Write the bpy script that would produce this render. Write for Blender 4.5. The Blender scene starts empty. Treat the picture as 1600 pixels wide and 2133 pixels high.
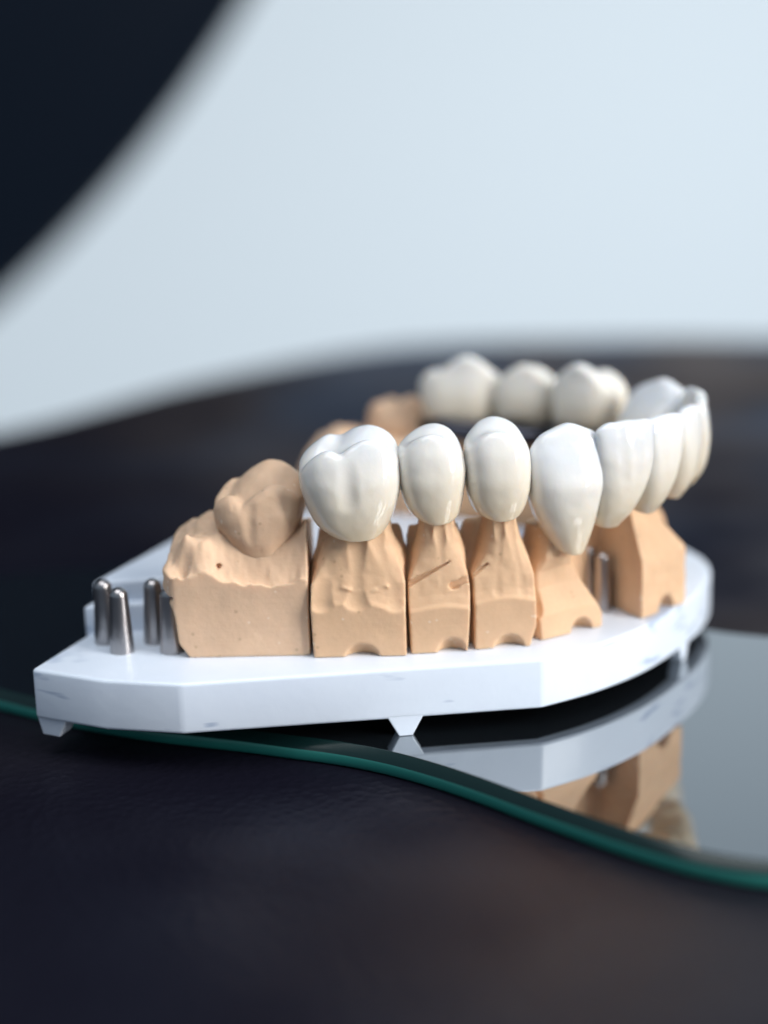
import bpy, math, random
import numpy as np
from mathutils import Vector, Matrix
random.seed(4); rng = np.random.default_rng(7)
MM = 0.001
sc = bpy.context.scene
C = sc.collection

# ------------------------------------------------------------------ camera model (millimetres, glass top is z = 0)
F, CZ = 3200.0, 66.0
PITCH = math.atan((1066.5 - 260.0) / F); ROLL = math.radians(1.5)
FW = np.array([0, math.cos(PITCH), -math.sin(PITCH)])
_u = np.array([0, math.sin(PITCH), math.cos(PITCH)]); _r = np.array([1.0, 0, 0])
RT = _r * math.cos(ROLL) - _u * math.sin(ROLL); UP = _u * math.cos(ROLL) + _r * math.sin(ROLL)
def ray(u, v): return FW * F + RT * (u - 800) - UP * (v - 1066.5)
def atz(u, v, z):
    d = ray(u, v); t = (z - CZ) / d[2]; return d[0] * t, d[1] * t

class Frame:
    """local axes: x along the arch, y from cheek side to tongue side, z up"""
    def __init__(s, cx, cy, nx, ny):
        l = math.hypot(nx, ny); nx, ny = nx / l, ny / l          # outward (cheek side) normal
        s.o = np.array([cx, cy]); s.y = np.array([-nx, -ny]); s.x = np.array([-ny, nx])
    def px(s, u, v, yoff=0.0):                                   # pixel on the plane y = yoff of this frame -> (x, z)
        d = ray(u, v); p0 = s.o + s.y * yoff
        t = (p0 @ s.y) / (d[:2] @ s.y); p = d[:2] * t
        return float((p - s.o) @ s.x), float(CZ + d[2] * t)
    def world(s, x, y):
        return s.o[0] + s.x[0] * x + s.y[0] * y, s.o[1] + s.x[1] * x + s.y[1] * y

# ------------------------------------------------------------------ objects, tags
def tag(o, label=None, cat=None, group=None, kind=None):
    if label: o['label'] = label
    if cat: o['category'] = cat
    if group: o['group'] = group
    if kind: o['kind'] = kind
    return o
def link(o, parent=None):
    C.objects.link(o)
    if parent is not None: o.parent = parent
    return o
def empty(name, loc):
    o = bpy.data.objects.new(name, None); o.location = Vector(loc) * MM; o.empty_display_size = .002
    return link(o)
def mesh_obj(name, V, Fc, mat, parent=None, smooth=True, origin=None):
    """V in world millimetres; origin (mm) defaults to base centre; children get coordinates relative to their parent"""
    V = np.asarray(V, dtype=float)
    if origin is None:
        lo, hi = V.min(0), V.max(0); origin = np.array([(lo[0] + hi[0]) / 2, (lo[1] + hi[1]) / 2, lo[2]])
    origin = np.asarray(origin, dtype=float)
    me = bpy.data.meshes.new(name)
    me.from_pydata(((V - origin) * MM).tolist(), [], [tuple(f) for f in Fc])
    me.update()
    if smooth: me.polygons.foreach_set('use_smooth', [True] * len(me.polygons))
    me.materials.append(mat)
    o = bpy.data.objects.new(name, me)
    po = np.zeros(3)
    if parent is not None:
        p = parent
        while p is not None: po = po + np.array(p.location) / MM; p = p.parent
    o.location = Vector((origin - po)) * MM
    return link(o, parent)

# ------------------------------------------------------------------ implicit surfaces -> mesh
def vnoise(P, scale, seed):
    r = np.random.default_rng(seed); n = 32
    L = r.random((n, n, n)).astype(np.float32) * 2 - 1
    q = [np.asarray(c, dtype=np.float32) / scale + 100 for c in P]
    i = [np.floor(c).astype(np.int32) for c in q]; f = [c - k for c, k in zip(q, i)]
    f = [c * c * (3 - 2 * c) for c in f]; i0 = [k % n for k in i]; i1 = [(k + 1) % n for k in i]
    def g(a, b, c): return L[a, b, c]
    x0 = g(i0[0], i0[1], i0[2]) * (1 - f[0]) + g(i1[0], i0[1], i0[2]) * f[0]
    x1 = g(i0[0], i1[1], i0[2]) * (1 - f[0]) + g(i1[0], i1[1], i0[2]) * f[0]
    x2 = g(i0[0], i0[1], i1[2]) * (1 - f[0]) + g(i1[0], i0[1], i1[2]) * f[0]
    x3 = g(i0[0], i1[1], i1[2]) * (1 - f[0]) + g(i1[0], i1[1], i1[2]) * f[0]
    return (x0 * (1 - f[1]) + x1 * f[1]) * (1 - f[2]) + (x2 * (1 - f[1]) + x3 * f[1]) * f[2]
def smax(a, b, k):
    h = np.clip(0.5 - 0.5 * (b - a) / k, 0, 1); return b * (1 - h) + a * h + k * h * (1 - h)
def smin(a, b, k): return -smax(-a, -b, k)
def polymesh(f, lo, hi, res):
    """naive surface nets"""
    n = [int(math.ceil((h - l) / res)) + 1 for l, h in zip(lo, hi)]
    ax = [(lo[i] + np.arange(n[i]) * res).astype(np.float32) for i in range(3)]
    X, Y, Z = np.meshgrid(*ax, indexing='ij', sparse=False)
    val = f(X, Y, Z).astype(np.float32)
    for a in range(3):                                           # close at the bounds
        s = [slice(None)] * 3; s[a] = 0; val[tuple(s)] = np.maximum(val[tuple(s)], .02)
        s[a] = -1; val[tuple(s)] = np.maximum(val[tuple(s)], .02)
    ins = val < 0
    m = [k - 1 for k in n]
    acc = np.zeros(m + [3], dtype=np.float32); cnt = np.zeros(m, dtype=np.int32)
    cor = [(a, b, c) for a in (0, 1) for b in (0, 1) for c in (0, 1)]
    def cs(c): return tuple(slice(c[i], c[i] + m[i]) for i in range(3))
    for a in cor:
        for d in range(3):
            if a[d]: continue
            b = list(a); b[d] = 1; b = tuple(b)
            va, vb = val[cs(a)], val[cs(b)]
            cr = ins[cs(a)] != ins[cs(b)]
            t = np.where(cr, va / np.where(va == vb, 1, va - vb), 0)
            for e in range(3):
                acc[..., e] += np.where(cr, a[e] + (t if e == d else 0), 0)
            cnt += cr
    act = cnt > 0
    idx = -np.ones(m, dtype=np.int64); idx[act] = np.arange(act.sum())
    ijk = np.argwhere(act)
    V = (ijk + acc[act] / cnt[act][:, None]) * res + np.array(lo)
    Q = []
    for d in range(3):
        e1, e2 = (d + 1) % 3, (d + 2) % 3
        s0 = [slice(1, m[i]) for i in range(3)]; s0[d] = slice(0, m[d])
        s1 = list(s0); s1[d] = slice(1, m[d] + 1)
        a, b = ins[tuple(s0)], ins[tuple(s1)]
        for w, flip in ((a & ~b, False), (~a & b, True)):
            p = np.argwhere(w); p = p + np.array([0 if i == d else 1 for i in range(3)])
            if not len(p): continue
            o1 = np.zeros(3, int); o1[e1] = 1; o2 = np.zeros(3, int); o2[e2] = 1
            g = lambda q: idx[q[:, 0], q[:, 1], q[:, 2]]
            q = np.stack([g(p - o1 - o2), g(p - o2), g(p), g(p - o1)], 1)
            if flip: q = q[:, ::-1]
            Q.append(q)
    Q = np.concatenate(Q); Q = Q[(Q >= 0).all(1)]
    # one pass of light smoothing removes the stair noise
    return V, Q
def implicit(name, fr, f, lo, hi, res, mat, parent=None):
    V, Q = polymesh(f, lo, hi, res)
    W = np.empty_like(V); W[:, 0], W[:, 1] = fr.world(V[:, 0], V[:, 1]); W[:, 2] = V[:, 2]
    return mesh_obj(name, W, Q.tolist(), mat, parent)
WORLD = Frame(0, 0, 0, -1)
def tab(pts, z):
    pts = sorted(pts); return np.interp(z, [p[0] for p in pts], [p[1] for p in pts])
def smooth_tab(pts, z, k=.5):
    k = k * 2.2
    return (tab(pts, z - k) + tab(pts, z - k / 2) * 2 + tab(pts, z) * 3 + tab(pts, z + k / 2) * 2 + tab(pts, z + k)) / 9
def capsule(P, a, b, r):
    a = np.array(a, float); b = np.array(b, float); d = b - a; L = d @ d
    q = [P[i] - a[i] for i in range(3)]
    t = np.clip((q[0] * d[0] + q[1] * d[1] + q[2] * d[2]) / L, 0, 1)
    return np.sqrt(sum((q[i] - t * d[i]) ** 2 for i in range(3))) - (r[0] * (1 - t) + r[1] * t if isinstance(r, tuple) else r)

# ------------------------------------------------------------------ materials
def mat(name):
    m = bpy.data.materials.new(name); m.use_nodes = True; nt = m.node_tree
    return m, nt, nt.nodes['Principled BSDF']
def nd(nt, t, **k):
    n = nt.nodes.new(t)
    for a, b in k.items():
        if a in n.inputs: n.inputs[a].default_value = b
        else: setattr(n, a, b)
    return n
def noise_bump(nt, b, layers, strength=1.0):
    tc = nd(nt, 'ShaderNodeTexCoord'); prev = None
    for scale, dist, det in layers:
        n = nd(nt, 'ShaderNodeTexNoise', Scale=scale, Detail=det)
        nt.links.new(tc.outputs['Object'], n.inputs['Vector'])
        bp = nd(nt, 'ShaderNodeBump', Strength=strength, Distance=dist)
        nt.links.new(n.outputs['Fac'], bp.inputs['Height'])
        if prev: nt.links.new(prev.outputs['Normal'], bp.inputs['Normal'])
        prev = bp
    nt.links.new(prev.outputs['Normal'], b.inputs['Normal'])
    return tc
def ramp(nt, src, stops):
    r = nt.nodes.new('ShaderNodeValToRGB'); e = r.color_ramp.elements
    e[0].position, e[0].color = stops[0][0], (*stops[0][1], 1)
    e[1].position, e[1].color = stops[1][0], (*stops[1][1], 1)
    for p, c in stops[2:]:
        x = e.new(p); x.color = (*c, 1)
    nt.links.new(src, r.inputs['Fac']); return r

def stone_material(name, base):
    m, nt, b = mat(name)
    tc = noise_bump(nt, b, [(420, .00008, 4), (1800, .00004, 3)], .7)
    n = nd(nt, 'ShaderNodeTexNoise', Scale=170, Detail=5, Roughness=.6); nt.links.new(tc.outputs['Object'], n.inputs['Vector'])
    r = ramp(nt, n.outputs['Fac'], [(.3, tuple(c * .88 for c in base)), (.62, base), (.8, tuple(min(1, c * 1.12 + .03) for c in base))])
    mp = nd(nt, 'ShaderNodeMapping'); mp.inputs['Scale'].default_value = (90, 90, 2200); mp.inputs['Rotation'].default_value = (.1, .25, 0); nt.links.new(tc.outputs['Object'], mp.inputs[0])
    sw = nd(nt, 'ShaderNodeTexNoise', Scale=1.0, Detail=2); nt.links.new(mp.outputs[0], sw.inputs['Vector'])
    bb = nd(nt, 'ShaderNodeBump', Strength=.5, Distance=.00004); nt.links.new(sw.outputs['Fac'], bb.inputs['Height'])
    nt.links.new(b.inputs['Normal'].links[0].from_socket, bb.inputs['Normal']); nt.links.new(bb.outputs[0], b.inputs['Normal'])
    v = nd(nt, 'ShaderNodeTexVoronoi', Scale=420); nt.links.new(tc.outputs['Object'], v.inputs['Vector'])   # pores, tiny
    r2 = ramp(nt, v.outputs['Distance'], [(.05, (.55, .5, .45)), (.11, (1, 1, 1))])
    mx = nd(nt, 'ShaderNodeMix', data_type='RGBA', blend_type='MULTIPLY'); mx.inputs[0].default_value = .45
    nt.links.new(r.outputs['Color'], mx.inputs[6]); nt.links.new(r2.outputs['Color'], mx.inputs[7])
    ge = nt.nodes.new('ShaderNodeNewGeometry'); rp = ramp(nt, ge.outputs['Pointiness'], [(.545, (0, 0, 0)), (.66, (.5, .5, .5))])
    ns = nd(nt, 'ShaderNodeTexNoise', Scale=750, Detail=2); nt.links.new(tc.outputs['Object'], ns.inputs['Vector'])
    rs = ramp(nt, ns.outputs['Fac'], [(.70, (0, 0, 0)), (.78, (0, 0, 0))])
    ad = nd(nt, 'ShaderNodeMix', data_type='RGBA', blend_type='ADD'); ad.inputs[0].default_value = 1; nt.links.new(rp.outputs[0], ad.inputs[6]); nt.links.new(rs.outputs[0], ad.inputs[7])
    my = nd(nt, 'ShaderNodeMix', data_type='RGBA'); nt.links.new(ad.outputs[2], my.inputs[0]); nt.links.new(mx.outputs[2], my.inputs[6]); my.inputs[7].default_value = (.86, .76, .64, 1)
    nt.links.new(my.outputs[2], b.inputs['Base Color'])
    b.inputs['Roughness'].default_value = .62; b.inputs['Specular IOR Level'].default_value = .3
    b.inputs['Subsurface Weight'].default_value = .25; b.inputs['Subsurface Radius'].default_value = (1, .55, .32); b.inputs['Subsurface Scale'].default_value = .0012
    return m
STONE = stone_material('die_stone', (.74, .49, .305))
STONE_PALE = stone_material('die_stone_pale', (.74, .51, .345))

def porcelain(name, h=.0125):
    m, nt, b = mat(name)
    tc = noise_bump(nt, b, [(210, .00016, 2), (800, .00005, 3)], .8)
    sx = nd(nt, 'ShaderNodeSeparateXYZ'); nt.links.new(tc.outputs['Object'], sx.inputs[0])
    mr = nd(nt, 'ShaderNodeMapRange'); mr.inputs['From Min'].default_value = 0; mr.inputs['From Max'].default_value = h
    nt.links.new(sx.outputs['Z'], mr.inputs['Value'])
    n = nd(nt, 'ShaderNodeTexNoise', Scale=300, Detail=3); nt.links.new(tc.outputs['Object'], n.inputs['Vector'])
    ma = nd(nt, 'ShaderNodeMath', operation='MULTIPLY_ADD'); ma.inputs[1].default_value = .14; nt.links.new(n.outputs['Fac'], ma.inputs[0])
    nt.links.new(mr.outputs['Result'], ma.inputs[2])
    r = ramp(nt, ma.outputs[0], [(.05, (.72, .60, .43)), (.4, (.765, .705, .60)), (.72, (.78, .76, .72)), (.98, (.73, .75, .775))])
    nt.links.new(r.outputs['Color'], b.inputs['Base Color'])
    b.inputs['Roughness'].default_value = .07; b.inputs['IOR'].default_value = 1.52
    b.inputs['Subsurface Weight'].default_value = .8; b.inputs['Subsurface Radius'].default_value = (1, .82, .62); b.inputs['Subsurface Scale'].default_value = .0014
    return m
PORC = porcelain('porcelain')

def plastic():
    m, nt, b = mat('white_plastic')
    tc = noise_bump(nt, b, [(120, .00012, 3), (800, .00003, 3)], .6)
    n = nd(nt, 'ShaderNodeTexNoise', Scale=95, Detail=6, Roughness=.65); nt.links.new(tc.outputs['Object'], n.inputs['Vector'])
    r = ramp(nt, n.outputs['Fac'], [(.35, (.695, .765, .87)), (.5, (.71, .78, .88)), (.7, (.73, .80, .90))])
    # scuffs: stretched dark marks
    mp = nd(nt, 'ShaderNodeMapping'); mp.inputs['Scale'].default_value = (140, 140, 620); mp.inputs['Rotation'].default_value = (0, .35, 0); nt.links.new(tc.outputs['Object'], mp.inputs[0])
    n2 = nd(nt, 'ShaderNodeTexNoise', Scale=1.0, Detail=2); nt.links.new(mp.outputs[0], n2.inputs['Vector'])
    n3 = nd(nt, 'ShaderNodeTexNoise', Scale=60, Detail=1); nt.links.new(tc.outputs['Object'], n3.inputs['Vector'])
    mu = nd(nt, 'ShaderNodeMath', operation='MULTIPLY'); nt.links.new(n2.outputs['Fac'], mu.inputs[0]); nt.links.new(n3.outputs['Fac'], mu.inputs[1])
    r2 = ramp(nt, mu.outputs[0], [(.33, (1, 1, 1)), (.375, (.60, .65, .73))])
    mx = nd(nt, 'ShaderNodeMix', data_type='RGBA', blend_type='MULTIPLY'); mx.inputs[0].default_value = 1
    nt.links.new(r.outputs['Color'], mx.inputs[6]); nt.links.new(r2.outputs['Color'], mx.inputs[7])
    nt.links.new(mx.outputs[2], b.inputs['Base Color'])
    b.inputs['Roughness'].default_value = .3
    b.inputs['Subsurface Weight'].default_value = .15; b.inputs['Subsurface Scale'].default_value = .001; b.inputs['Subsurface Radius'].default_value = (1, 1, 1)
    return m
PLASTIC = plastic()

def simple(name, col, rough, metal=0.0, spec=.5, bump=None, ior=1.5):
    m, nt, b = mat(name)
    b.inputs['Base Color'].default_value = (*col, 1); b.inputs['Roughness'].default_value = rough
    b.inputs['Metallic'].default_value = metal; b.inputs['Specular IOR Level'].default_value = spec; b.inputs['IOR'].default_value = ior
    if bump: noise_bump(nt, b, bump)
    return m
STEEL = simple('steel', (.42, .40, .40), .3, 1.0, bump=[(900, .00003, 3)])
FRAME_METAL = simple('cast_metal', (.075, .078, .10), .28, 1.0, bump=[(700, .00008, 3)])
DARKSTONE = STONE

def mirror_glass():
    m, nt, b = mat('dark_mirror_glass')
    out = nt.nodes['Material Output']
    b.inputs['Base Color'].default_value = (.006, .008, .010, 1); b.inputs['Roughness'].default_value = .5; b.inputs['Specular IOR Level'].default_value = 0
    g = nd(nt, 'ShaderNodeBsdfGlossy', Roughness=.012); g.inputs['Color'].default_value = (.93, .97, 1, 1)
    fr = nd(nt, 'ShaderNodeFresnel', IOR=1.5)
    ma = nd(nt, 'ShaderNodeMath', operation='MULTIPLY_ADD'); ma.inputs[1].default_value = .8; ma.inputs[2].default_value = .35
    nt.links.new(fr.outputs[0], ma.inputs[0])
    # a few dust specks
    tc = nd(nt, 'ShaderNodeTexCoord'); v = nd(nt, 'ShaderNodeTexVoronoi', Scale=85); nt.links.new(tc.outputs['Object'], v.inputs['Vector'])
    mx = nd(nt, 'ShaderNodeMixShader'); nt.links.new(ma.outputs[0], mx.inputs[0]); nt.links.new(b.outputs[0], mx.inputs[1]); nt.links.new(g.outputs[0], mx.inputs[2])
    d = nd(nt, 'ShaderNodeBsdfDiffuse'); d.inputs['Color'].default_value = (.5, .5, .5, 1)
    lt = nd(nt, 'ShaderNodeMath', operation='LESS_THAN'); lt.inputs[1].default_value = .010; nt.links.new(v.outputs['Distance'], lt.inputs[0])
    mx2 = nd(nt, 'ShaderNodeMixShader'); nt.links.new(lt.outputs[0], mx2.inputs[0]); nt.links.new(mx.outputs[0], mx2.inputs[1]); nt.links.new(d.outputs[0], mx2.inputs[2])
    nt.links.new(mx2.outputs[0], out.inputs['Surface'])
    return m
MIRROR = mirror_glass()
GREEN = simple('green_glass_edge', (.02, .165, .14), .22, 0, .5)
BEVEL = simple('dark_glass_bevel', (.004, .018, .018), .2, 0, .35)
SHADE_SHEET = simple('underside_shade', (.012, .009, .011), .5, 0, .2)  # near-black colour that carries the shade beneath the plate
_unused = None if True else simple('black_table', (.0045, .0045, .008), .34, 0, .16, bump=[(25, .0006, 2)])
CHAIRM = simple('black_chair', (.005, .009, .017), .5, 0, .08)
WALLM = simple('pale_wall', (.76, .81, .835), .9, 0, .1)

# ------------------------------------------------------------------ crowns
def build_crown(fr, XL, XR, YB, YL, cusps, k, zlo, label, group, p=2.5, res=.13, flat=None, margin=.3, seed=1, extra=None, carve=None, topk=.85):
    """XL/XR/YB/YL: tables (z, extent); cusps: (x, y, z, steepness)"""
    def f(X, Y, Z):
        xl, xr = smooth_tab(XL, Z, .35), smooth_tab(XR, Z, .35); yb, yl = smooth_tab(YB, Z, .4), smooth_tab(YL, Z, .4)
        cx, a = (xl + xr) / 2, np.maximum((xr - xl) / 2, .12); cy, b = (yb + yl) / 2, np.maximum((yl - yb) / 2, .12)
        d = ((np.abs((X - cx) / a) ** p + np.abs((Y - cy) / b) ** p) ** (1 / p) - 1) * np.minimum(a, b)
        H = None
        for (qx, qy, qz, s) in cusps:
            r2 = (X - qx) ** 2 + (Y - qy) ** 2
            h = qz - s * r2 / (1 + .22 * np.sqrt(r2))
            H = h if H is None else smax(H, h, k)
        if flat is not None:
            H = flat(X, Y)
        d = smax(d, (Z - H) * .8, topk)
        M = zlo + margin * np.clip(Y - smooth_tab(YB, zlo + 0 * Z, .4), 0, 4)
        d = smax(d, (M - Z) * .8, .3)
        P = (X, Y, Z)
        d = d - .06 + .05 * vnoise(P, 2.6, seed) + .02 * vnoise(P, 1.0, seed + 1)
        if carve: d = carve(d, P)
        return d
    allx = [q[1] for q in XL + XR]; ally = [q[1] for q in YB + YL]
    zt = max([q[2] for q in cusps]) if cusps else 34
    lo = (min(allx) - .6, min(ally) - .6, zlo - .6); hi = (max(allx) + .6, max(ally) + .6, zt + .7)
    o = implicit('dental_crown', fr, f, lo, hi, res, PORC)
    return tag(o, label, 'dental crown', group)

def contour2(fr, low, high, y1=0.0, y2=2.8):
    return contour(fr, low, y1) + contour(fr, high, y2)
def contour(fr, pts, yoff=0.0):
    return [(z, x) for x, z in (fr.px(u, v, yoff) for u, v in pts)]
GN = 'porcelain crowns along the dental arch'
# first molar, near side
fM = Frame(-3.2, 166.5, .02, -1)
XL = contour(fM, [(664, 916), (640, 935), (626, 958), (623, 974), (625, 1012), (640, 1057), (663, 1095), (701, 1117), (722, 1123), (738, 1127)])
XR = contour(fM, [(826, 916), (832, 949), (836, 985), (833, 1018), (825, 1052), (810, 1088), (790, 1114), (781, 1122), (772, 1127)])
zb = fM.px(755, 1129, -2.9)[1]
build_crown(fM, XL, XR, [(zb, -2.9), (23, -3.6), (25.5, -4.15), (28, -4.2), (30.5, -3.6), (33, -2.6)], [(zb, 3.8), (25, 5.2), (29, 5.2), (33, 3.6)],
            [(-3.0, -2.8, 31.75, .38), (1.6, -2.9, 32.85, .30), (-3.0, 3.0, 32.6, .27), (1.8, 2.9, 33.4, .20)], .75, zb,
            'large two-lobed porcelain molar crown beside the tan stone molar', GN, p=2.7, seed=11,
            carve=lambda d, P: smax(d, -(capsule(P, (-.8, -4.8, 34), (-.7, -5.35, 26.0), 1.3)), .6))
# second premolar
fP2 = Frame(5.6, 166.8, .05, -1)
XL = contour(fP2, [(845, 905), (829, 935), (825, 961), (830, 1002), (843, 1050), (858, 1072), (876, 1085), (888, 1092)])
XR = contour(fP2, [(950, 905), (965, 944), (971, 974), (965, 1032), (956, 1070), (944, 1085), (932, 1092)])
zb = fP2.px(909, 1094, -2.4)[1]
build_crown(fP2, XL, XR, [(zb, -2.4), (25, -3.1), (27.5, -3.5), (30.5, -3.1), (33, -2.2)], [(zb, 3.2), (26, 4.3), (30, 4.2), (33, 3.0)],
            [(-.5, -2.6, 33.1, .27), (.3, 2.5, 33.4, .19)], 1.0, zb,
            'porcelain premolar crown between the large molar crown and another premolar', GN, p=2.35, seed=21)
# first premolar
fP1 = Frame(12.6, 167.3, .1, -1)
XL = contour(fP1, [(985, 893), (970, 924), (969, 960), (971, 1000), (976, 1032), (988, 1063), (1005, 1078), (1020, 1085)])
XR = contour(fP1, [(1088, 905), (1101, 930), (1105, 967), (1103, 1017), (1092, 1055), (1078, 1077), (1062, 1085)])
zb = fP1.px(1039, 1087, -2.3)[1]
build_crown(fP1, XL, XR, [(zb, -2.3), (25, -3.1), (27.5, -3.5), (30.5, -3.1), (33, -2.1)], [(zb, 3.4), (26, 4.6), (30, 4.5), (33, 3.2)],
            [(-.3, -2.6, 33.1, .24), (.1, 2.6, 33.8, .19)], 1.0, zb,
            'tallest premolar crown with rounded cusp, beside the pointed canine crown', GN, p=2.45, seed=31)
# canine
fC = Frame(20.4, 169.0, .3, -1)
XL = contour(fC, [(1118, 912), (1104, 934), (1100, 982), (1105, 1043), (1122, 1086), (1145, 1124), (1158, 1143), (1166, 1152), (1172, 1157)], .4)
XR = contour(fC, [(1246, 905), (1250, 935), (1252, 975), (1246, 1022), (1236, 1073), (1222, 1118), (1211, 1144), (1208, 1152), (1204, 1157)], .4)
zb = fC.px(1189, 1158, -1.4)[1]
build_crown(fC, XL, XR, [(zb, -1.4), (20, -2.0), (23, -2.8), (26.3, -3.25), (29.5, -2.3), (33, -.8)], [(zb, 2.6), (22, 4.0), (26, 3.8), (30, 2.0), (33, .7)],
            [(.3, -.3, 33.0, .30)], .3, zb, 'long porcelain canine crown tapering to a narrow rounded point at the stone', GN, p=2.25, seed=41,
            flat=lambda X, Y: 33.05 - .34 * (np.sqrt((X - .35) ** 2 + .35) - .6) - .015 * X ** 2 + .12 * vnoise((X, Y, X * 0), 1.2, 5))
# incisors
def incisor(cx, cy, nx, ny, w, zb, label, seed, zt=33.0, lean=0.0, res=.13, back=1.0, tipx=0.0, group=GN):
    fr = Frame(cx, cy, nx, ny); h = w / 2
    XL = [(zb, tipx - h * .30), (zb + .5, tipx - h * .45), (zb + 1.5, tipx * .8 - h * .62), (zb + 4, tipx * .3 - h * .82), (zb + 7, -h * .95), (zt - 2, -h), (zt, -h * .96)]
    XR = [(zb, tipx + h * .30), (zb + .5, tipx + h * .45), (zb + 1.5, tipx * .8 + h * .62), (zb + 4, tipx * .3 + h * .82), (zb + 7, h * .95), (zt - 2, h), (zt, h * .96)]
    YB = [(zb, 1.0), (zb + 1.2, -.2), (zb + 3, -.95), (zb + 5.5, -1.35), (zt - 4, -1.3), (zt - 1.5, -.95), (zt, -.6)]
    YL = [(zb, 4.6 * back), (zb + 2, 5.2 * back), (zb + 5, 4.2 * back), (zt - 4, 2.1 * back), (zt - 1.5, 1.0), (zt, .5)]
    def carve(d, P):
        for s in (-.33, .30):                                    # shallow vertical grooves of the labial face
            g = capsule(P, (s * h, -2.1, zt + 1), (s * h * .8, -2.5, zb + 5), .8); d = smax(d, -g, .7)
        return d
    return build_crown(fr, XL, XR, YB, YL, [(0, 0, zt, 0)], .3, zb, label, group, p=2.6, res=res, seed=seed, topk=.5, margin=.25,
                       flat=lambda X, Y: zt - .10 * (X / h) ** 4 * 4 + .10 * vnoise((X, Y, X * 0), 1.3, seed), carve=carve)
incisor(27.5, 169.9, .40, -1, 7.4, 20.5, 'lateral incisor crown hanging beside the canine crown, above the two lone steel pins', 51, tipx=-1.2)
incisor(32.1, 172.5, .72, -1, 6.3, 21.4, 'broad incisor crown seated on the carved front stone block', 61, tipx=-.8)
incisor(35.9, 177.4, .95, -.55, 6.2, 21.9, 'narrow-looking incisor crown turned nearly edge-on, just past the one on the front stone block', 71)
incisor(38.6, 183.2, 1.0, -.22, 6.4, 22.3, 'outermost incisor crown at the tip of the arch with a sharp corner', 81, zt=33.0)
incisor(39.2, 189.4, 1.0, .12, 6.2, 22.6, 'blurred incisor crown behind the outermost one, showing only its inner top', 86, zt=33.0)
# far side
GR = .2
def far_post(cx, cy, nx, ny, w, dep, cusps, zb, label, seed):
    fr = Frame(cx, cy, nx, ny); h = w / 2; d = dep / 2
    XL = [(zb, -h * .9), (zb + 2, -h * .97), (zb + 4, -h * 1.02), (31, -h * 1.04), (33, -h * .98)]; XR = [(z, -x) for z, x in XL]
    YB = [(zb, -d * .8), (zb + 2, -d), (zb + 4.5, -d * .95), (33, -d * .7)]; YL = [(z, -y) for z, y in YB]
    return build_crown(fr, XL, XR, YB, YL, cusps, .35, zb, label, GN, p=3.1, res=GR, seed=seed, margin=0.0, topk=.6)
fcan = Frame(36.6, 196.4, .8, .6)
build_crown(fcan, [(20, -2.5), (23, -3.8), (27, -4.5), (31, -4.4), (33, -3.9)], [(20, 2.5), (23, 3.8), (27, 4.5), (31, 4.4), (33, 3.9)],
            [(20, -1.6), (24, -3.2), (28, -2.6), (31, -1.4), (33, -.8)], [(20, 5.6), (23, 7.5), (26, 7.4), (29, 5.2), (31, 3.0), (33, .8)],
            [(0, 0, 33, .3)], .3, 20, 'blurred far-side canine crown showing its broad hollow inner face', GN, p=2.3, res=GR, seed=91,
            flat=lambda X, Y: 33.3 - .40 * (np.sqrt(X ** 2 + .3) - .5))
far_post(28.2, 205.0, .62, .8, 8.9, 9.6, [(-.6, -3.6, 33.0, .26), (.2, 2.6, 34.4, .3)], 24.9, 'blurred far-side premolar crown nearest the hollow canine crown', 101)
far_post(20.4, 210.6, .42, .9, 8.7, 8.8, [(0, -2.4, 32.8, .3), (-.3, 2.6, 33.8, .32)], 25.0, 'blurred far-side premolar crown beside the far molar crown', 111)
far_post(11.5, 214.6, .32, .95, 11.2, 9.6, [(2.4, -2.4, 32.4, .3), (-2.4, -2.4, 32.2, .3), (-1.5, 2.8, 34.5, .27), (3.3, 2.6, 32.6, .34)], 24.8, 'blurred far-side molar crown with two inner cusps', 121)

# ------------------------------------------------------------------ stone dies
GD = 'removable stone dies standing on the white plate'
def build_die(fr, XL, XR, YF, YK, label, seed, ridge=None, carve=None, zt=24.0, res=.16, k=.16, zbase=8.03, nk=2.2, material=None, name='stone_die', cat='stone die', group=GD, p_lo=7, rough=.05, XLb=None, XRb=None):
    def f(X, Y, Z):
        zz = Z if ridge is None else Z - ridge(X)
        xl, xr = tab(XL, Z), tab(XR, Z); yf, yk = tab(YF, zz), tab(YK, Z)
        d = smax(smax(xl - X, X - xr, k), smax(yf - Y, Y - yk, k), k)
        cx, a = (xl + xr) / 2, np.maximum((xr - xl) / 2, .2); cy, b = (yf + yk) / 2, np.maximum((yk - yf) / 2, .2)
        e = ((np.abs((X - cx) / a) ** nk + np.abs((Y - cy) / b) ** nk) ** (1 / nk) - 1) * np.minimum(a, b)
        w = np.clip((Z - 16.5) / 4, 0, 1)
        d = d * (1 - w) + np.maximum(d, e) * w
        if XLb is not None:                                        # wider tongue-side body behind the trimmed neck
            y2 = 3.3 + .45 * np.clip(Z - 14, 0, 9)
            d2 = smax(smax(tab(XLb, Z) - X, X - tab(XRb, Z), k), smax(y2 - Y, Y - yk, k), k); d2 = smax(d2, (Z - 21.9) * .9, .8)
            d = smin(d, d2, .9)
        P = (X, Y, Z)
        d = d + rough * vnoise(P, 1.7, seed) * np.clip((Z - 12) / 3, .25, 1) + .05 * vnoise(P, .8, seed + 3) * np.clip((Z - 13.5) / 1, 0, 1)
        if carve: d = carve(d, P)
        return smax(smax(d, zbase - Z, .1), Z - zt, .2)
    lo = (min(q[1] for q in XL) - .5, min(q[1] for q in YF) - .5, zbase - .4); hi = (max(q[1] for q in XR) + .5, max(q[1] for q in YK) + .5, zt + .4)
    o = implicit(name, fr, f, lo, hi, res, material or STONE)
    return tag(o, label, cat, group)
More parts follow.
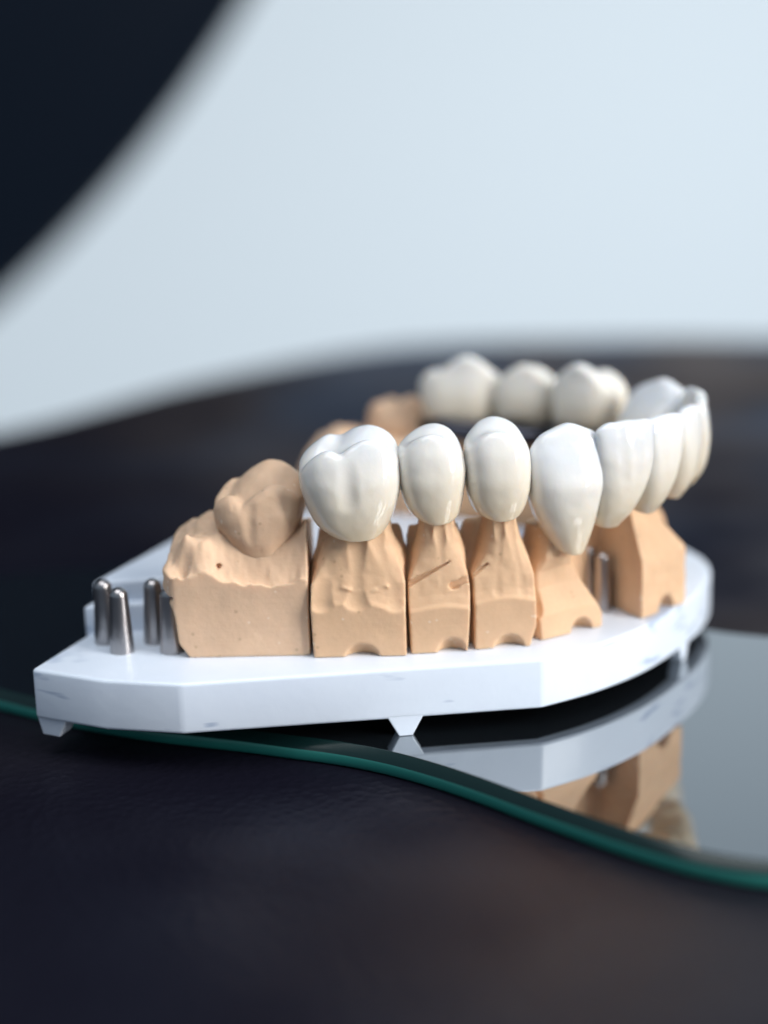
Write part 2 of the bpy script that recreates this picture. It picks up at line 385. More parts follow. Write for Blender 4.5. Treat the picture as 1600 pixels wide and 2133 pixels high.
def sub(d, g, k=.15): return smax(d, -g, k)
def notch(P, x, r, h, y0, depth=1.9, z0=8.0):
    """arched dimple at the foot of the front face, running out inwards"""
    q = np.sqrt(((P[0] - x) / r) ** 2 + ((P[2] - z0) / h) ** 2 + ((P[1] - y0) / depth) ** 2 * .8)
    return (q - 1) * min(r, h)
def slot(P, a, b, w0, w1, yb, wob=0.0, seed=5):
    dx, dz = b[0] - a[0], b[1] - a[1]; L = dx * dx + dz * dz
    qx, qz = P[0] - a[0], P[2] - a[1]; t = np.clip((qx * dx + qz * dz) / L, 0, 1)
    d = np.sqrt((qx - t * dx) ** 2 + (qz - t * dz) ** 2) - (w0 * (1 - t) + w1 * t)
    if wob: d = d + wob * vnoise(P, .7, seed)
    return np.maximum(d, P[1] - yb)
# molar die
fD1 = Frame(-3.0, 163.1, 0, -1)
XL = contour2(fD1, [(654, 1376), (646, 1265), (648, 1218)], [(657, 1175), (668, 1150), (680, 1128), (688, 1112), (692, 1080)])
XR = contour2(fD1, [(848, 1371), (845, 1278), (845, 1225)], [(846, 1175), (838, 1148), (824, 1125), (816, 1105), (812, 1075)])
def carve1(d, P):
    for x, r, g in ((-3.3, 2.0, .85), (-.2, 1.9, .6), (3.2, 2.2, .85)):
        d = sub(d, capsule(P, (x * .85, 1.05 - r + g, 22), (x * 1.3, .62 - r * 1.2 + .06, 15.0), (r, r * 1.2)), .05)
    d = sub(d, notch(P, .15, 2.05, 1.75, -.2))
    for a, b in (((-2.0, 16.2), (.6, 15.5)), ((.6, 15.5), (3.2, 16.2))):
        q = slot(P, a, b, 0, 0, 99); d = d - .22 * np.exp(-(q / .22) ** 2) * np.clip(.45 + vnoise(P, .55, 3) * 1.3, 0, 1)
    return d
build_die(fD1, XL, XR, [(8, .5), (14.2, .0), (14.7, .35), (15.6, .65), (17.5, .95), (21, 1.05), (22.5, .9)], [(8, 12), (16, 11.5), (21, 7.5)],
          'wide tan stone die under the large molar crown', 201, ridge=lambda X: .25 * np.sin(X * .8 + 1.3) - .12 * X, carve=carve1, XLb=[(8, -5.1), (16, -5.2), (19, -4.9), (22, -4.4)], XRb=[(8, 5.2), (16, 5.1), (19.5, 5.2), (22, 4.7)])
# second premolar die
fD2 = Frame(6.0, 163.8, .05, -1)
XL = contour2(fD2, [(858, 1367), (851, 1240), (853, 1210)], [(860, 1150), (870, 1115), (873, 1095), (874, 1070)])
XR = contour2(fD2, [(976, 1360), (981, 1240), (979, 1205)], [(972, 1150), (960, 1115), (950, 1095), (948, 1070)])
def carve2(d, P):
    for x, r, g in ((-1.9, 1.2, .7), (.3, 1.0, .45), (2.3, 1.3, .7)):
        d = sub(d, capsule(P, (x * .8, 1.15 - r + g, 22.5), (x * 1.25, .62 - r * 1.2 + .06, 15.2), (r, r * 1.2)), .05)
    d = sub(d, notch(P, 1.3, 1.75, 1.9, -.2))
    d = sub(d, slot(P, (-3.4, 16.1), (1.3, 18.5), .34, .08, 1.55), .05)                # saw scratch
    d = sub(d, slot(P, (1.5, 15.7), (4.2, 17.0), .28, .50, 1.5, .25, 8), .05)
    return d
build_die(fD2, XL, XR, [(8, .45), (13.2, .0), (13.6, .3), (14.6, .6), (17, .95), (20, 1.15), (22, 1.0), (23, .9)], [(8, 11), (16, 10.5), (21, 7)],
          'narrow tan stone die with two diagonal cuts in its face', 221, ridge=lambda X: .35 * np.cos(X * .55 - .3), carve=carve2, XLb=[(8, -3.1), (16, -3.3), (20, -3.1), (22, -2.9)], XRb=[(8, 3.0), (16, 3.2), (19.5, 3.1), (22, 2.7)])
# first premolar die
fD3 = Frame(13.2, 164.9, .12, -1)
XL = contour2(fD3, [(992, 1355), (989, 1245), (989, 1205)], [(997, 1150), (1006, 1115), (1010, 1092), (1011, 1070)])
XR = contour2(fD3, [(1107, 1348), (1119, 1305), (1117, 1215)], [(1106, 1164), (1090, 1122), (1078, 1092), (1075, 1070)])
def carve3(d, P):
    d = sub(d, capsule(P, (-3.2, -.5, 24), (-3.9, -1.5, 17.2), 2.0), .08)
    for x, r, g in ((-.5, 1.1, .5), (1.9, 1.4, .7)):
        d = sub(d, capsule(P, (x * .8, .85 - r + g, 22.5), (x * 1.25, .62 - r * 1.2 + .06, 15.2), (r, r * 1.2)), .05)
    d = sub(d, notch(P, .7, 1.9, 1.75, -.2))
    d = sub(d, slot(P, (-4.3, 16.2), (-1.5, 17.9), .40, .08, 1.5), .05)
    d = sub(d, capsule(P, (3.5, -.4, 7.9), (4.2, -.4, 10.2), .55), .1)
    return d
build_die(fD3, XL, XR, [(8, .45), (13.6, .0), (14.0, .3), (14.8, .6), (17, .85), (20, .95), (22, .6), (23, .5)], [(8, 11), (16, 10.5), (21, 7.5)],
          'tan stone die with a chipped lower corner under the tallest premolar crown', 241, ridge=lambda X: .45 * np.cos(X * .5 - .2), carve=carve3, XLb=[(8, -3.4), (16, -3.7), (20, -3.7), (22, -3.2)], XRb=[(8, 2.8), (14, 3.3), (18, 2.6), (22, 1.9)])
# canine die
fD4 = Frame(21.4, 169.7, .52, -.85)
XL = contour(fD4, [(1130, 1340), (1121, 1255), (1126, 1225), (1134, 1180), (1142, 1150)]) + [(22, -3.0)]
XR = contour(fD4, [(1255, 1308), (1255, 1275), (1231, 1225), (1202, 1172), (1200, 1150)]) + [(22, 1.0)]
def carve4(d, P):
    d = sub(d, notch(P, 1.6, 1.6, 1.7, -.2))
    d = sub(d, capsule(P, (-4.6, -.6, 21), (-5.6, .2, 12.2), 1.9), .1)
    d = sub(d, capsule(P, (-1.3, -.8, 18), (.6, -1.6, 13.2), 1.5), .3)
    return d
build_die(fD4, XL, XR, [(8, 0), (11.0, .0), (12.0, .5), (14, 1.2), (16, 1.2), (17.5, .3), (19, .2), (22, 1.5)], [(8, 9.0), (14, 8.5), (19, 6)],
          'low tan stone die sloping up to the pointed canine crown', 261, ridge=lambda X: .12 * np.cos(X * .6), carve=carve4, zt=21)
# central front block
fD5 = Frame(30.4, 174.4, .68, -.73)
def f5(X, Y, Z):
    P = (X, Y, Z)
    d = smax(-Y, Y - 11, .2)                                   # front, back
    d = smax(d, X - 8.6, .2); d = smax(d, (.27 * Y - X) * .96, .12)
    # sloping shoulders above the corner edge
    d = smax(d, (-Y + (Z - 14.8) * .42) * .92, .25)
    d = smin(d, smax(smax(-5.0 - X, X - 6.5, .2), smax(7.9 - Y, Y - 11.5, .2), .2), .3)
    d = smax(d, ((X - 7.6) + (Z - 17) * .75) * .8, .4)
    wv = np.abs(((X - 4.2) / 5.0))
    d = d + .10 * vnoise(P, 2.2, 301) + .05 * vnoise(P, .8, 302)
    d = sub(d, capsule(P, (4.5, -1.2, 22), (6.5, -1.9, 14.5), 1.9), .3)
    d = sub(d, capsule(P, (.9, -.5, 22.5), (1.6, -1.6, 15.5), 1.5), .25)
    d = sub(d, notch(P, 4.9, 1.5, 1.9, -.2), .15)
    return smax(smax(d, 8.03 - Z, .1), Z - 23.2, .3)
o = implicit('stone_die', fD5, f5, (-5.6, -1, 7.6), (9.5, 12, 23.8), .17, STONE)
tag(o, 'broad carved stone block under the front incisor crowns', 'stone die', GD)
# far side dies (mostly hidden, seen through the gap above the near crowns)
def far_die(cx, cy, nx, ny, w, label, seed, zt=23.4):
    fr = Frame(cx, cy, nx, ny); h = w / 2
    build_die(fr, [(8, -h), (15, -h), (18, -h * .85), (22, -h * .6)], [(8, h), (15, h), (18, h * .85), (22, h * .6)],
              [(8, -5), (14, -5), (22, -3)], [(8, 6), (14, 6), (22, 3.2)], label, seed, zt=zt, res=.25)
far_die(30.6, 192.6, .9, .5, 7.0, 'far-side stone die beneath the hollow canine crown', 311)
far_die(27.2, 203.0, .62, .8, 7.2, 'far-side stone die beneath the premolar crown nearest the canine', 321)
far_die(19.8, 209.2, .42, .9, 7.6, 'far-side stone die beneath the premolar crown beside the molar', 331)
far_die(11.4, 213.6, .32, .95, 10.2, 'far-side stone die beneath the far molar crown', 341)
# metal margins of the far crowns
def margin_ring(cx, cy, nx, ny, w, dep, z, label):
    fr = Frame(cx, cy, nx, ny)
    def f(X, Y, Z):
        q = ((np.abs(X / (w / 2)) ** 2.6 + np.abs(Y / (dep / 2)) ** 2.6) ** (1 / 2.6) - 1) * min(w, dep) / 2
        P = (X, Y, Z)
        return np.sqrt(np.maximum(q + .3, 0) ** 2 * 1.0 + ((Z - z - .25 * np.sin(X)) / 1.25) ** 2) - .95 + .15 * vnoise(P, 1.4, int(w * 10))
    o = implicit('metal_collar', fr, f, (-w / 2 - 1, -dep / 2 - 1, z - 2), (w / 2 + 1, dep / 2 + 1, z + 2), .25, FRAME_METAL)
    tag(o, label, 'metal collar', 'dark metal collars under the far crowns')
margin_ring(11.9, 215.0, .32, .95, 11.4, 11.4, 24.5, 'dark metal collar gleaming under the far molar crown')
margin_ring(20.2, 209.6, .42, .9, 8.2, 10.6, 24.6, 'dark metal collar under the far premolar crown beside the molar')
margin_ring(27.4, 203.6, .62, .8, 8.8, 11.0, 24.5, 'dark metal collar under the far premolar crown nearest the canine')

# ------------------------------------------------------------------ end blocks with stone molars
def stone_block(near):
    if near:
        root = empty('stone_block', (-16, 169, 8)); tag(root, 'large tan stone end block with a cast molar beside the steel pins', 'stone block', 'stone end blocks')
        f0 = Frame(-16, 164.2, -.02, -1)
    else:
        root = empty('stone_block', (0, 219, 8)); tag(root, 'blurred tan stone end block behind, past the far molar crown', 'stone block', 'stone end blocks')
        f0 = Frame(0.6, 222.5, .32, .95)
    XLt = contour(Frame(-16, 164.2, 0, -1), [(392, 1372), (372, 1345), (362, 1290), (353, 1262), (354, 1248), (338, 1246), (336, 1225), (334, 1186), (345, 1160), (362, 1120), (385, 1075)])
    XRt = contour(Frame(-16, 164.2, 0, -1), [(646, 1376), (641, 1210), (636, 1130), (634, 1092), (633, 1060)])
    if not near:
        XLt, XRt = [(z, -x) for z, x in XRt], [(z, -x) for z, x in XLt]
    s = 1 if near else -1
    def f(X, Y, Z):
        P = (X, Y, Z); x = X * s
        edge = .35 * vnoise((x, 0 * x, Z), .9, 401) * np.clip((Z - 13) / 2, 0, 1) * np.clip((-5 - x) / 2, 0, 1)
        d = smax(tab(XLt, Z) - X + (edge if near else 0), X - tab(XRt, Z), .15)
        d = smax(d, smax(-Y + .05 * (17.5 - Z), Y - 12.5, .2), .15)
        # rounded front-left corner
        d = smax(d, (-(x + 8.0) - Y * .9 - .0) * .7, .5)
        # gum surface
        q = np.clip((Y - .3) / 3.0, 0, 1); T = 17.3 + 4.0 * q * q * (3 - 2 * q) * np.clip((x + 7) / 4, .25, 1)
        T = T + 3.9 * np.exp(-(((x + 6.0) / 3.0) ** 2 + ((Y - 8.5) / 5.0) ** 2))          # pad behind the molar
        T = T + 1.9 * np.exp(-(((x - 7.4) / 1.3) ** 2 + ((Y - 4.6) / 3.4) ** 2))          # ridge rising to the neighbour
        T = T + 2.4 * np.exp(-(((x + 6.3) / 1.3) ** 2 + ((Y - 2.6) / 1.7) ** 2))          # lump
        T = T + 1.9 * np.exp(-(((x + 4.3) / 1.5) ** 2 + ((Y - 1.4) / 1.2) ** 2))          # lump with the bubble
        T = T - 1.0 * np.exp(-(((x + 6.6) / .9) ** 2 + ((Y - .9) / .8) ** 2))
        T = T - 1.0 * np.exp(-(((x - 1.8) / 4.0) ** 2 + ((Y - .9) / 1.4) ** 2))
        if not near: T = T + 1.5
        T = T + .35 * np.exp(-((x + 8.6) / .8) ** 2) - .25 * np.clip(x, 0, 8) / 8
        T = T + .22 * vnoise((x, Y, x * 0), 1.1, 403) + .10 * vnoise((x, Y, x * 0), .5, 404)
        T = T + (.10 + .5 * np.clip((-3 - x) / 2, 0, 1)) * np.maximum(0, vnoise((x, Y, x * 0), .8, 406)) * np.clip(1 - Y / .8, 0, 1)
        d = smax(d, (Z - T) * .75, .12)
        d = d + .03 * vnoise(P, 1.5, 405)
        if near: d = sub(d, capsule(P, (-2.55, -1.0, 18.6), (-2.75, 1.6, 18.5), .30), .04)
        return smax(d, 8.03 - Z, .1)
    allx = [q[1] for q in XLt + XRt]
    mt = STONE_PALE
    V, Q = polymesh(f, (min(allx) - .6, -.8, 7.6), (max(allx) + .6, 13.2, 25.2), .15 if near else .25)
    W = np.empty_like(V); W[:, 0], W[:, 1] = f0.world(V[:, 0], V[:, 1]); W[:, 2] = V[:, 2]
    mesh_obj('block', W, Q.tolist(), mt, root)
    # cast molar
    if near:
        fm = Frame(-14.2, 170.2, -.12, -1)
        XL = contour(fm, [(470, 1000), (449, 1020), (438, 1052), (441, 1085), (452, 1108), (470, 1128), (482, 1150), (488, 1180)], -2.5)
        XR = contour(fm, [(612, 985), (620, 1004), (626, 1040), (625, 1075), (617, 1105), (602, 1130), (590, 1150), (582, 1180)], -2.5)
        YB = [(17.5, -3.4), (21, -4.6), (23.5, -4.9), (26, -4.2), (29, -2.4)]; YL = [(18, 4.6), (24, 5), (29, 3.4)]
        cusps = [(-2.8, -2.9, 26.0, .34), (2.5, -3.0, 27.3, .28), (1.3, 2.0, 29.2, .27), (-3.4, 2.6, 26.9, .24)]
    else:
        fm = Frame(3.0, 219.5, .32, .95)
        XL = [(17, -4), (22, -5), (29, -4.4)]; XR = [(17, 4), (22, 5), (29, 4.4)]
        YB = [(17.5, -4), (24, -4.8), (29, -3)]; YL = [(18, 4.4), (24, 4.9), (29, 3.4)]
        cusps = [(-3.0, -2.4, 27.0, .4), (2.4, -2.4, 27.2, .4), (2.4, 2.6, 27.6, .4), (-2.2, 2.6, 28.4, .4)]
    def g(X, Y, Z):
        xl, xr = smooth_tab(XL, Z, .35), smooth_tab(XR, Z, .35); yb, yl = smooth_tab(YB, Z, .4), smooth_tab(YL, Z, .4)
        cx, a = (xl + xr) / 2, np.maximum((xr - xl) / 2, .12); cy, b = (yb + yl) / 2, np.maximum((yl - yb) / 2, .12)
        p = 2.7
        d = ((np.abs((X - cx) / a) ** p + np.abs((Y - cy) / b) ** p) ** (1 / p) - 1) * np.minimum(a, b)
        H = None
        for (qx, qy, qz, k) in cusps:
            r2 = (X - qx) ** 2 + (Y - qy) ** 2; h = qz - k * r2 / (1 + .2 * np.sqrt(r2))
            H = h if H is None else smax(H, h, .35)
        P = (X, Y, Z)
        d = smax(d, (Z - H) * .8, .7)
        d = smax(d, -(capsule(P, (-.5, -5.0, 29), (-.2, -5.6, 21.5), .85)), .5)
        if near:
            d = smax(d, -(np.sqrt((X + 2.2) ** 2 + (Y + 6.3) ** 2 + (Z - 26.6) ** 2) - 2.6 + .2 * vnoise((X, Y, Z), .7, 9)), .1)   # chipped cusp
        d = d + .09 * vnoise(P, 1.8, 411) + .04 * vnoise(P, .8, 412)
        return smax(d, 17.6 - Z, .1)
    V, Q = polymesh(g, (min(q[1] for q in XL) - .6, -5.8, 17.2), (max(q[1] for q in XR) + .6, 6, 29.8), .15 if near else .25)
    W = np.empty_like(V); W[:, 0], W[:, 1] = fm.world(V[:, 0], V[:, 1]); W[:, 2] = V[:, 2]
    mesh_obj('cast_molar', W, Q.tolist(), mt, root)
stone_block(True); stone_block(False)

# ------------------------------------------------------------------ white base plate
import bmesh
def spline(pts, n):
    out = []; N = len(pts)
    for i in range(N - 1):
        p0 = np.array(pts[max(i - 1, 0)]); p1 = np.array(pts[i]); p2 = np.array(pts[i + 1]); p3 = np.array(pts[min(i + 2, N - 1)])
        for t in np.linspace(0, 1, n, endpoint=False):
            out.append(tuple(.5 * ((2 * p1) + (-p0 + p2) * t + (2 * p0 - 5 * p1 + 4 * p2 - p3) * t * t + (-p0 + 3 * p1 - 3 * p2 + p3) * t ** 3)))
    out.append(tuple(pts[-1])); return out
def slab(name, poly, z0, z1, material, parent=None, bevel=.5, seg=3, smooth=False, wn=True):
    bm = bmesh.new(); o = np.array([np.mean([p[0] for p in poly]), np.mean([p[1] for p in poly]), z0])
    vb = [bm.verts.new(((p[0] - o[0]) * MM, (p[1] - o[1]) * MM, 0)) for p in poly]
    fc = bm.faces.new(vb)
    if fc.normal.z > 0: fc.normal_flip()
    bm.normal_update()
    r = bmesh.ops.extrude_face_region(bm, geom=[fc])
    bmesh.ops.translate(bm, verts=[v for v in r['geom'] if isinstance(v, bmesh.types.BMVert)], vec=(0, 0, (z1 - z0) * MM))
    bmesh.ops.recalc_face_normals(bm, faces=bm.faces)
    if bevel:
        es = [e for e in bm.edges if len(e.link_faces) == 2 and e.calc_face_angle() > math.radians(14)]
        bmesh.ops.bevel(bm, geom=es, offset=bevel * MM, segments=seg, profile=.5, affect='EDGES', clamp_overlap=True)
    me = bpy.data.meshes.new(name); bm.to_mesh(me); bm.free()
    for p in me.polygons: p.use_smooth = True
    try: me.set_sharp_from_angle(angle=math.radians(30))
    except Exception: pass
    me.materials.append(material)
    ob = bpy.data.objects.new(name, me); po = np.zeros(3)
    if parent is not None: po = np.array(parent.location) / MM
    ob.location = Vector(o - po) * MM
    return link(ob, parent)
plate = empty('model_base_plate', (0, 190, 0)); tag(plate, 'white scuffed plastic base plate with faceted rim carrying the stone dies', 'base plate')
arc = spline([(17.2, 161.5), (23.7, 165.7), (30.1, 171.6), (35.6, 179.0), (40.4, 187.2), (43.1, 195.6), (42.4, 203.2), (38.5, 210.5), (31, 217.0), (24, 221)], 6)
outline = [(-39.9, 162.6), (-31.2, 158.4), (-22.5, 156.5)] + arc + [(-8, 231.5), (-17, 232.5), (-23.5, 230.2), (-17.2, 226), (-28.0, 195.5)]
outline[-2] = (-19.6, 220.0)
slab('deck', outline, 2.1, 8.0, PLASTIC, plate, bevel=.45, seg=4)
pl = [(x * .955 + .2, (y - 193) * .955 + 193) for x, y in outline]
slab('underside_shade', pl, 2.04, 2.3, SHADE_SHEET, plate, bevel=0)  # added black sheet, stands in for shade mirrored in the gap below
inner1 = [(-36.0, 174.4), (-20, 176.2), (0, 179.0), (15, 180.0), (22.5, 187), (21, 197), (9, 205.0), (-14, 211), (-22.6, 211)]
slab('lower_step', inner1, 8.0 - .5, 11.4, PLASTIC, plate, bevel=.35)
inner2 = [(-35.1, 176.0), (-20, 177.8), (0, 180.6), (14, 181.6), (20.8, 188), (19.5, 196), (8.5, 203.6), (-14, 209.4), (-22.4, 209.4)]
slab('raised_centre', inner2, 11.4 - .4, 14.0, PLASTIC, plate, bevel=.5)
def foot(pts_bottom, pts_top, z0, z1):
    n = len(pts_bottom); V = [(*p, z0) for p in pts_bottom] + [(*p, z1) for p in pts_top]
    Fc = [list(range(n))[::-1], [n + i for i in range(n)]] + [[i, (i + 1) % n, n + (i + 1) % n, n + i] for i in range(n)]
    o = mesh_obj('foot', V, Fc, PLASTIC, plate, smooth=False); m = o.modifiers.new('b', 'BEVEL'); m.width = .12 * MM; m.segments = 2
def wedge(x, y, tx, ty, wb=.75, wt=2.1, dep=2.2):
    l = math.hypot(tx, ty); tx, ty = tx / l, ty / l; nx, ny = -ty, tx
    B = [(x - tx * wb, y - ty * wb), (x + tx * wb, y + ty * wb), (x + tx * wb + nx * dep, y + ty * wb + ny * dep), (x - tx * wb + nx * dep, y - ty * wb + ny * dep)]
    T = [(x - tx * wt, y - ty * wt), (x + tx * wt, y + ty * wt), (x + tx * wt + nx * dep, y + ty * wt + ny * dep), (x - tx * wt + nx * dep, y - ty * wt + ny * dep)]
    foot(B, T, .02, 2.45)
wedge(1.8, 159.62, 39.7, 5)
wedge(37.1, 181.9, 5.2, 8.4, .6, 1.7, 1.6)
foot([(-39.3, 163.0), (-37.2, 161.9), (-36.4, 164.2), (-38.4, 165.4)], [(-39.8, 162.8), (-36.0, 160.95), (-34.8, 163.4), (-38.9, 165.6)], .02, 2.6)
wedge(36, 212, -7, 5.5); wedge(0, 228.4, -28, 9)
# pins
def pin(x, y, h=7.7, r0=1.38, r1=1.05):
    V, Fc, n = [], [], 28; prof = [(r0 * 1.0, 7.6), (r0, 8.0), (r0 * .99, 8.9), (r1, 8 + h - r1)]
    for a in np.linspace(0.15, 1.5, 8): prof.append((r1 * math.cos(a), 8 + h - r1 + r1 * math.sin(a)))
    for r, z in prof:
        for i in range(n): V.append((x + r * math.cos(2 * math.pi * i / n), y + r * math.sin(2 * math.pi * i / n), z))
    for j in range(len(prof) - 1):
        for i in range(n): Fc.append([j * n + i, j * n + (i + 1) % n, (j + 1) * n + (i + 1) % n, (j + 1) * n + i])
    V.append((x, y, 8 + h)); t = len(V) - 1; j = len(prof) - 1
    for i in range(n): Fc.append([j * n + i, j * n + (i + 1) % n, t])
    mesh_obj('pin', V, Fc, STEEL, plate)
for x, y in ((-30.5, 167.7), (-32.9, 171.2), (-27.1, 170.9), (-24.7, 167.3)): pin(x, y)
pin(26.3, 178.7, 7.3, 1.15, .95); pin(24.9, 180.6, 7.6, 1.15, .95)

# ------------------------------------------------------------------ glass, table, chair back, wall
glass = empty('mirror_sheet', (10, 160, -2.5)); tag(glass, 'dark reflective glass sheet with wavy green polished edge under the model', 'glass sheet')
near = spline([(-75, 191), (-60, 185.5)] + [atz(u, v, 0) for u, v in ((0, 1443), (150, 1478), (300, 1503), (400, 1515), (500, 1526), (600, 1539), (700, 1552), (800, 1571), (900, 1598), (1000, 1631), (1131, 1679), (1300, 1737), (1450, 1779), (1600, 1803))] + [(38.5, 127.5), (43.5, 137)], 6)
farp = spline([(47.5, 152), (52.5, 170), (56, 182), (53.5, 189.0), (43, 194.2), (25, 208), (0, 222), (-30, 232), (-60, 228), (-76, 210)], 8)
gp = near + farp
def offset(poly, d):
    P = np.array(poly); n = len(P); T = np.roll(P, -1, 0) - np.roll(P, 1, 0); T /= np.linalg.norm(T, axis=1)[:, None]
    N = np.stack([-T[:, 1], T[:, 0]], 1)                      # inward for a counter-clockwise polygon
    return P + N * d
TH = 3.2
profs = [('polished_bevel', BEVEL, [(1.1, 0.0), (.95, -.05), (.25, -.95), (.10, -1.12)]), ('polished_edge', GREEN, [(.10, -1.12), (.02, -1.3), (0, -1.8), (.02, -2.2), (.15, -2.42), (.4, -2.5)])]
n = len(gp)
for nm, mt_, prof in profs:
    rings = [offset(gp, d) for d, z in prof]; V, Fc = [], []
    for rg, (d, z) in zip(rings, prof):
        for p in rg: V.append((p[0], p[1], z))
    for j in range(len(prof) - 1):
        for i in range(n): Fc.append([j * n + i, (j + 1) * n + i, (j + 1) * n + (i + 1) % n, j * n + (i + 1) % n])
    mesh_obj(nm, V, Fc, mt_, glass)
rings = [offset(gp, 1.1), offset(gp, .4)]
V = [(p[0], p[1], 0) for p in rings[0]] + [(p[0], p[1], -2.49) for p in rings[-1]]
mesh_obj('sheet', V, [list(range(n)), [n + i for i in range(n)][::-1]], MIRROR, glass, smooth=False)
tb = spline([(-260, -150), (0, -260), (300, -200), (420, 100), (330, 350), (230, 440), (123.5, 487), (63.8, 498), (1.4, 491), (-53.6, 432), (-92, 365), (-140, 325), (-230, 290), (-330, 180), (-340, 0), (-260, -150)], 8)[:-1]
def table_material():
    m, nt, b = mat('black_table')
    out = nt.nodes['Material Output']
    d = nd(nt, 'ShaderNodeBsdfDiffuse'); d.inputs['Color'].default_value = (.006, .0058, .011, 1)
    g = nd(nt, 'ShaderNodeBsdfGlossy', Roughness=.33); g.inputs['Color'].default_value = (.9, .95, 1, 1)
    lw = nd(nt, 'ShaderNodeLayerWeight', Blend=.5)
    p = nd(nt, 'ShaderNodeMath', operation='POWER'); p.inputs[1].default_value = 12; nt.links.new(lw.outputs['Facing'], p.inputs[0])
    ma = nd(nt, 'ShaderNodeMath', operation='MULTIPLY_ADD'); ma.inputs[1].default_value = .36; nt.links.new(p.outputs[0], ma.inputs[0])
    tc = nd(nt, 'ShaderNodeTexCoord'); n = nd(nt, 'ShaderNodeTexNoise', Scale=26, Detail=2); nt.links.new(tc.outputs['Object'], n.inputs['Vector'])
    mr = nd(nt, 'ShaderNodeMapRange'); mr.inputs['From Min'].default_value = .3; mr.inputs['From Max'].default_value = .7
    mr.inputs['To Min'].default_value = .003; mr.inputs['To Max'].default_value = .085; nt.links.new(n.outputs['Fac'], mr.inputs['Value']); nt.links.new(mr.outputs[0], ma.inputs[2])
    n2 = nd(nt, 'ShaderNodeTexNoise', Scale=17, Detail=1); nt.links.new(tc.outputs['Object'], n2.inputs['Vector'])
    cr = ramp(nt, n2.outputs['Fac'], [(.40, (.70, .80, 1)), (.62, (1, .84, .76))]); nt.links.new(cr.outputs['Color'], g.inputs['Color'])  # blue and brown sheen of reflected surroundings painted into the gloss by noise
    n3 = nd(nt, 'ShaderNodeTexVoronoi', Scale=900); nt.links.new(tc.outputs['Object'], n3.inputs['Vector'])
    bp = nd(nt, 'ShaderNodeBump', Strength=.5, Distance=.0002); nt.links.new(n3.outputs['Distance'], bp.inputs['Height'])
    nt.links.new(bp.outputs[0], g.inputs['Normal']); nt.links.new(bp.outputs[0], d.inputs['Normal'])
    mx = nd(nt, 'ShaderNodeMixShader'); nt.links.new(ma.outputs[0], mx.inputs[0]); nt.links.new(d.outputs[0], mx.inputs[1]); nt.links.new(g.outputs[0], mx.inputs[2])
    nt.links.new(mx.outputs[0], out.inputs['Surface']); return m
BLACK = table_material()
t = slab('tabletop', tb, -28, -2.56, BLACK, None, bevel=6, seg=6)
tag(t, 'glossy black tabletop with a softly curved blurred far edge', 'tabletop')

def superellipsoid(name, c, r, e, material, parent=None, n=64):
    V, Fc = [], []
    sg = lambda v, k: math.copysign(abs(v) ** k, v)
    for j in range(n // 2 + 1):
        th = -math.pi / 2 + math.pi * j / (n // 2)
        for i in range(n):
            ph = 2 * math.pi * i / n
            x = sg(math.cos(th), e[0]) * sg(math.cos(ph), e[1]); z = sg(math.cos(th), e[0]) * sg(math.sin(ph), e[1]); y = sg(math.sin(th), e[0])
            V.append((c[0] + r[0] * x, c[1] + r[1] * y, c[2] + r[2] * z))
    for j in range(n // 2):
        for i in range(n): Fc.append([j * n + i, j * n + (i + 1) % n, (j + 1) * n + (i + 1) % n, (j + 1) * n + i])
    return mesh_obj(name, V, Fc, material, parent, origin=c)
ch = empty('chair', (-440, 900, -420)); tag(ch, 'black rounded chair back looming out of focus in the upper left corner', 'chair')
K = 900.0
def aty(u, v, y):
    d = ray(u, v); return d[0] * y / d[1], CZ + d[2] * y / d[1]
(ax, az), (bx, bz), (qx, qz) = aty(522, -5, K), aty(316, 296, K), aty(-5, 638, K)
D_ = 2 * (ax * (bz - qz) + bx * (qz - az) + qx * (az - bz))
cx_ = ((ax * ax + az * az) * (bz - qz) + (bx * bx + bz * bz) * (qz - az) + (qx * qx + qz * qz) * (az - bz)) / D_
cz_ = ((ax * ax + az * az) * (qx - bx) + (bx * bx + bz * bz) * (ax - qx) + (qx * qx + qz * qz) * (bx - ax)) / D_
cr_ = math.hypot(ax - cx_, az - cz_); cc = (cx_, 0, cz_)
superellipsoid('backrest', (cx_, K, cz_), (cr_, 55, cr_), (.6, 1.0), CHAIRM, ch, n=128)
V, Fc = [], []
for z in (-420, 300):
    for i in range(24): V.append((cc[0] + 22 * math.cos(i * math.pi / 12), K + 50 + 22 * math.sin(i * math.pi / 12), z))
Fc = [[i, (i + 1) % 24, 24 + (i + 1) % 24, 24 + i] for i in range(24)]
mesh_obj('post', V, Fc, CHAIRM, ch)
w = mesh_obj('wall', [(-4500, 2500, -1500), (4500, 2500, -1500), (4500, 2500, 3600), (-4500, 2500, 3600), (-4500, 2600, -1500), (4500, 2600, -1500), (4500, 2600, 3600), (-4500, 2600, 3600)],
             [[0, 1, 2, 3], [7, 6, 5, 4], [0, 4, 5, 1], [3, 2, 6, 7], [0, 3, 7, 4], [1, 5, 6, 2]], WALLM, smooth=False)
tag(w, 'pale blue wall', None, None, 'structure')

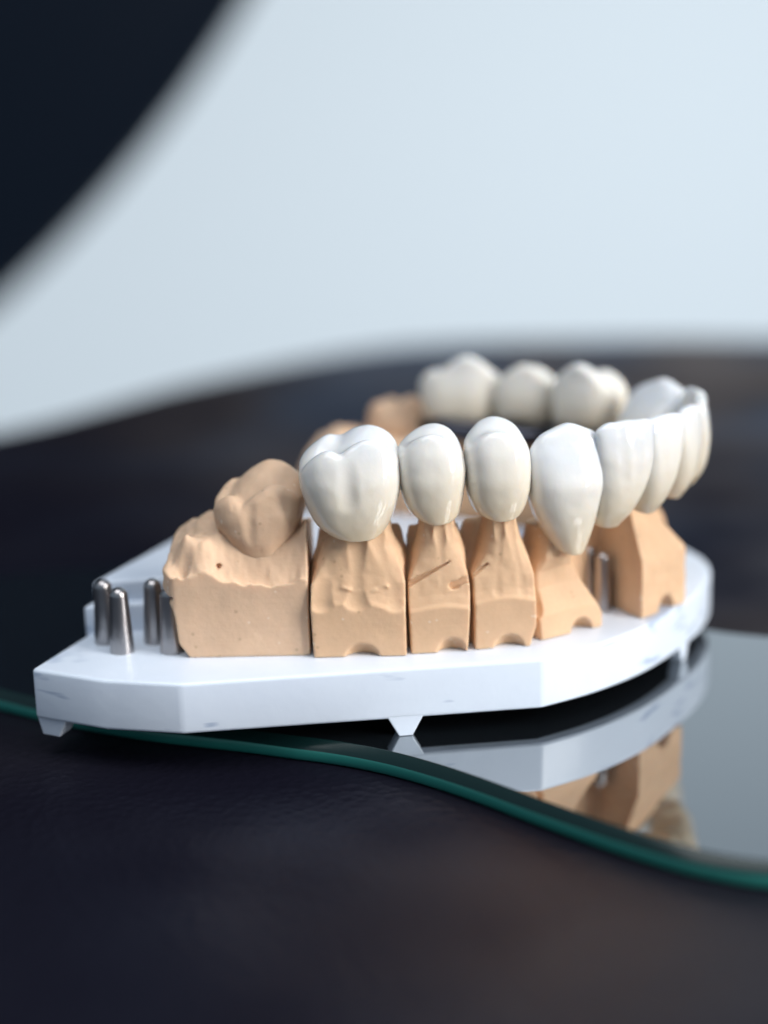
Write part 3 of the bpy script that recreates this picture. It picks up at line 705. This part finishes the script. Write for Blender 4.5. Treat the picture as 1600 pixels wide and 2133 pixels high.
# ------------------------------------------------------------------ light
wd = bpy.data.worlds.new('World'); sc.world = wd; wd.use_nodes = True
bg = wd.node_tree.nodes['Background']; bg.inputs[0].default_value = (.60, .79, 1, 1); bg.inputs[1].default_value = .31
def area(name, loc, target, sx, sy, power, col):
    l = bpy.data.lights.new(name, 'AREA'); l.shape = 'RECTANGLE'; l.size = sx * MM; l.size_y = sy * MM; l.energy = power; l.color = col
    o = bpy.data.objects.new(name, l); o.location = Vector(loc) * MM
    o.rotation_euler = (Vector(target) - Vector(loc)).to_track_quat('-Z', 'Y').to_euler(); return link(o)
T0 = (8, 172, 20)
side = Vector((.5, .87, 0)) * 85
P0 = Vector((640, -190, 340))
for s in (-1, 1):
    area('window_light', tuple(P0 + side * s), tuple(Vector(T0) + side * s), 100, 560, 4.2, (1, .975, .945))
area('ceiling_light', (-60, 0, 760), (0, 190, 0), 700, 500, 3.6, (.97, .98, 1))
for x in (-900, 900):
    area('added_wall_fill', (x, 900, -520), (x, 2500, -250), 1700, 300, 6.6, (.95, .98, 1))  # added lamp, hidden below the tabletop, brightens the lower wall
    l = area('added_wall_fill', (x, 900, 640), (x, 2500, -150), 1700, 420, 15.5, (.95, .98, 1))  # added lamp above the view, only there to brighten the wall

# ------------------------------------------------------------------ camera
cam = bpy.data.cameras.new('camera'); co = bpy.data.objects.new('camera', cam); link(co)
R = Matrix((RT, UP, -FW)).transposed(); M = R.to_4x4(); M.translation = Vector((0, 0, CZ * MM)); co.matrix_world = M
cam.sensor_fit = 'VERTICAL'; cam.sensor_height = 36.0; cam.lens = F / 2133 * 36.0
cam.clip_start = .005; cam.clip_end = 60
cam.dof.use_dof = True; fp = np.array([8, 163.5, 28 - CZ]) @ FW
cam.dof.focus_distance = fp * MM; cam.dof.aperture_fstop = cam.lens / 7.5
sc.camera = co
sc.view_settings.view_transform = 'Standard'; sc.view_settings.look = 'None'; sc.view_settings.exposure = 0; sc.view_settings.gamma = 1
sc.render.engine = 'CYCLES'
sc.cycles.use_denoising = True
try: sc.cycles.denoiser = 'OPENIMAGEDENOISE'
except Exception: pass
sc.cycles.max_bounces = 10
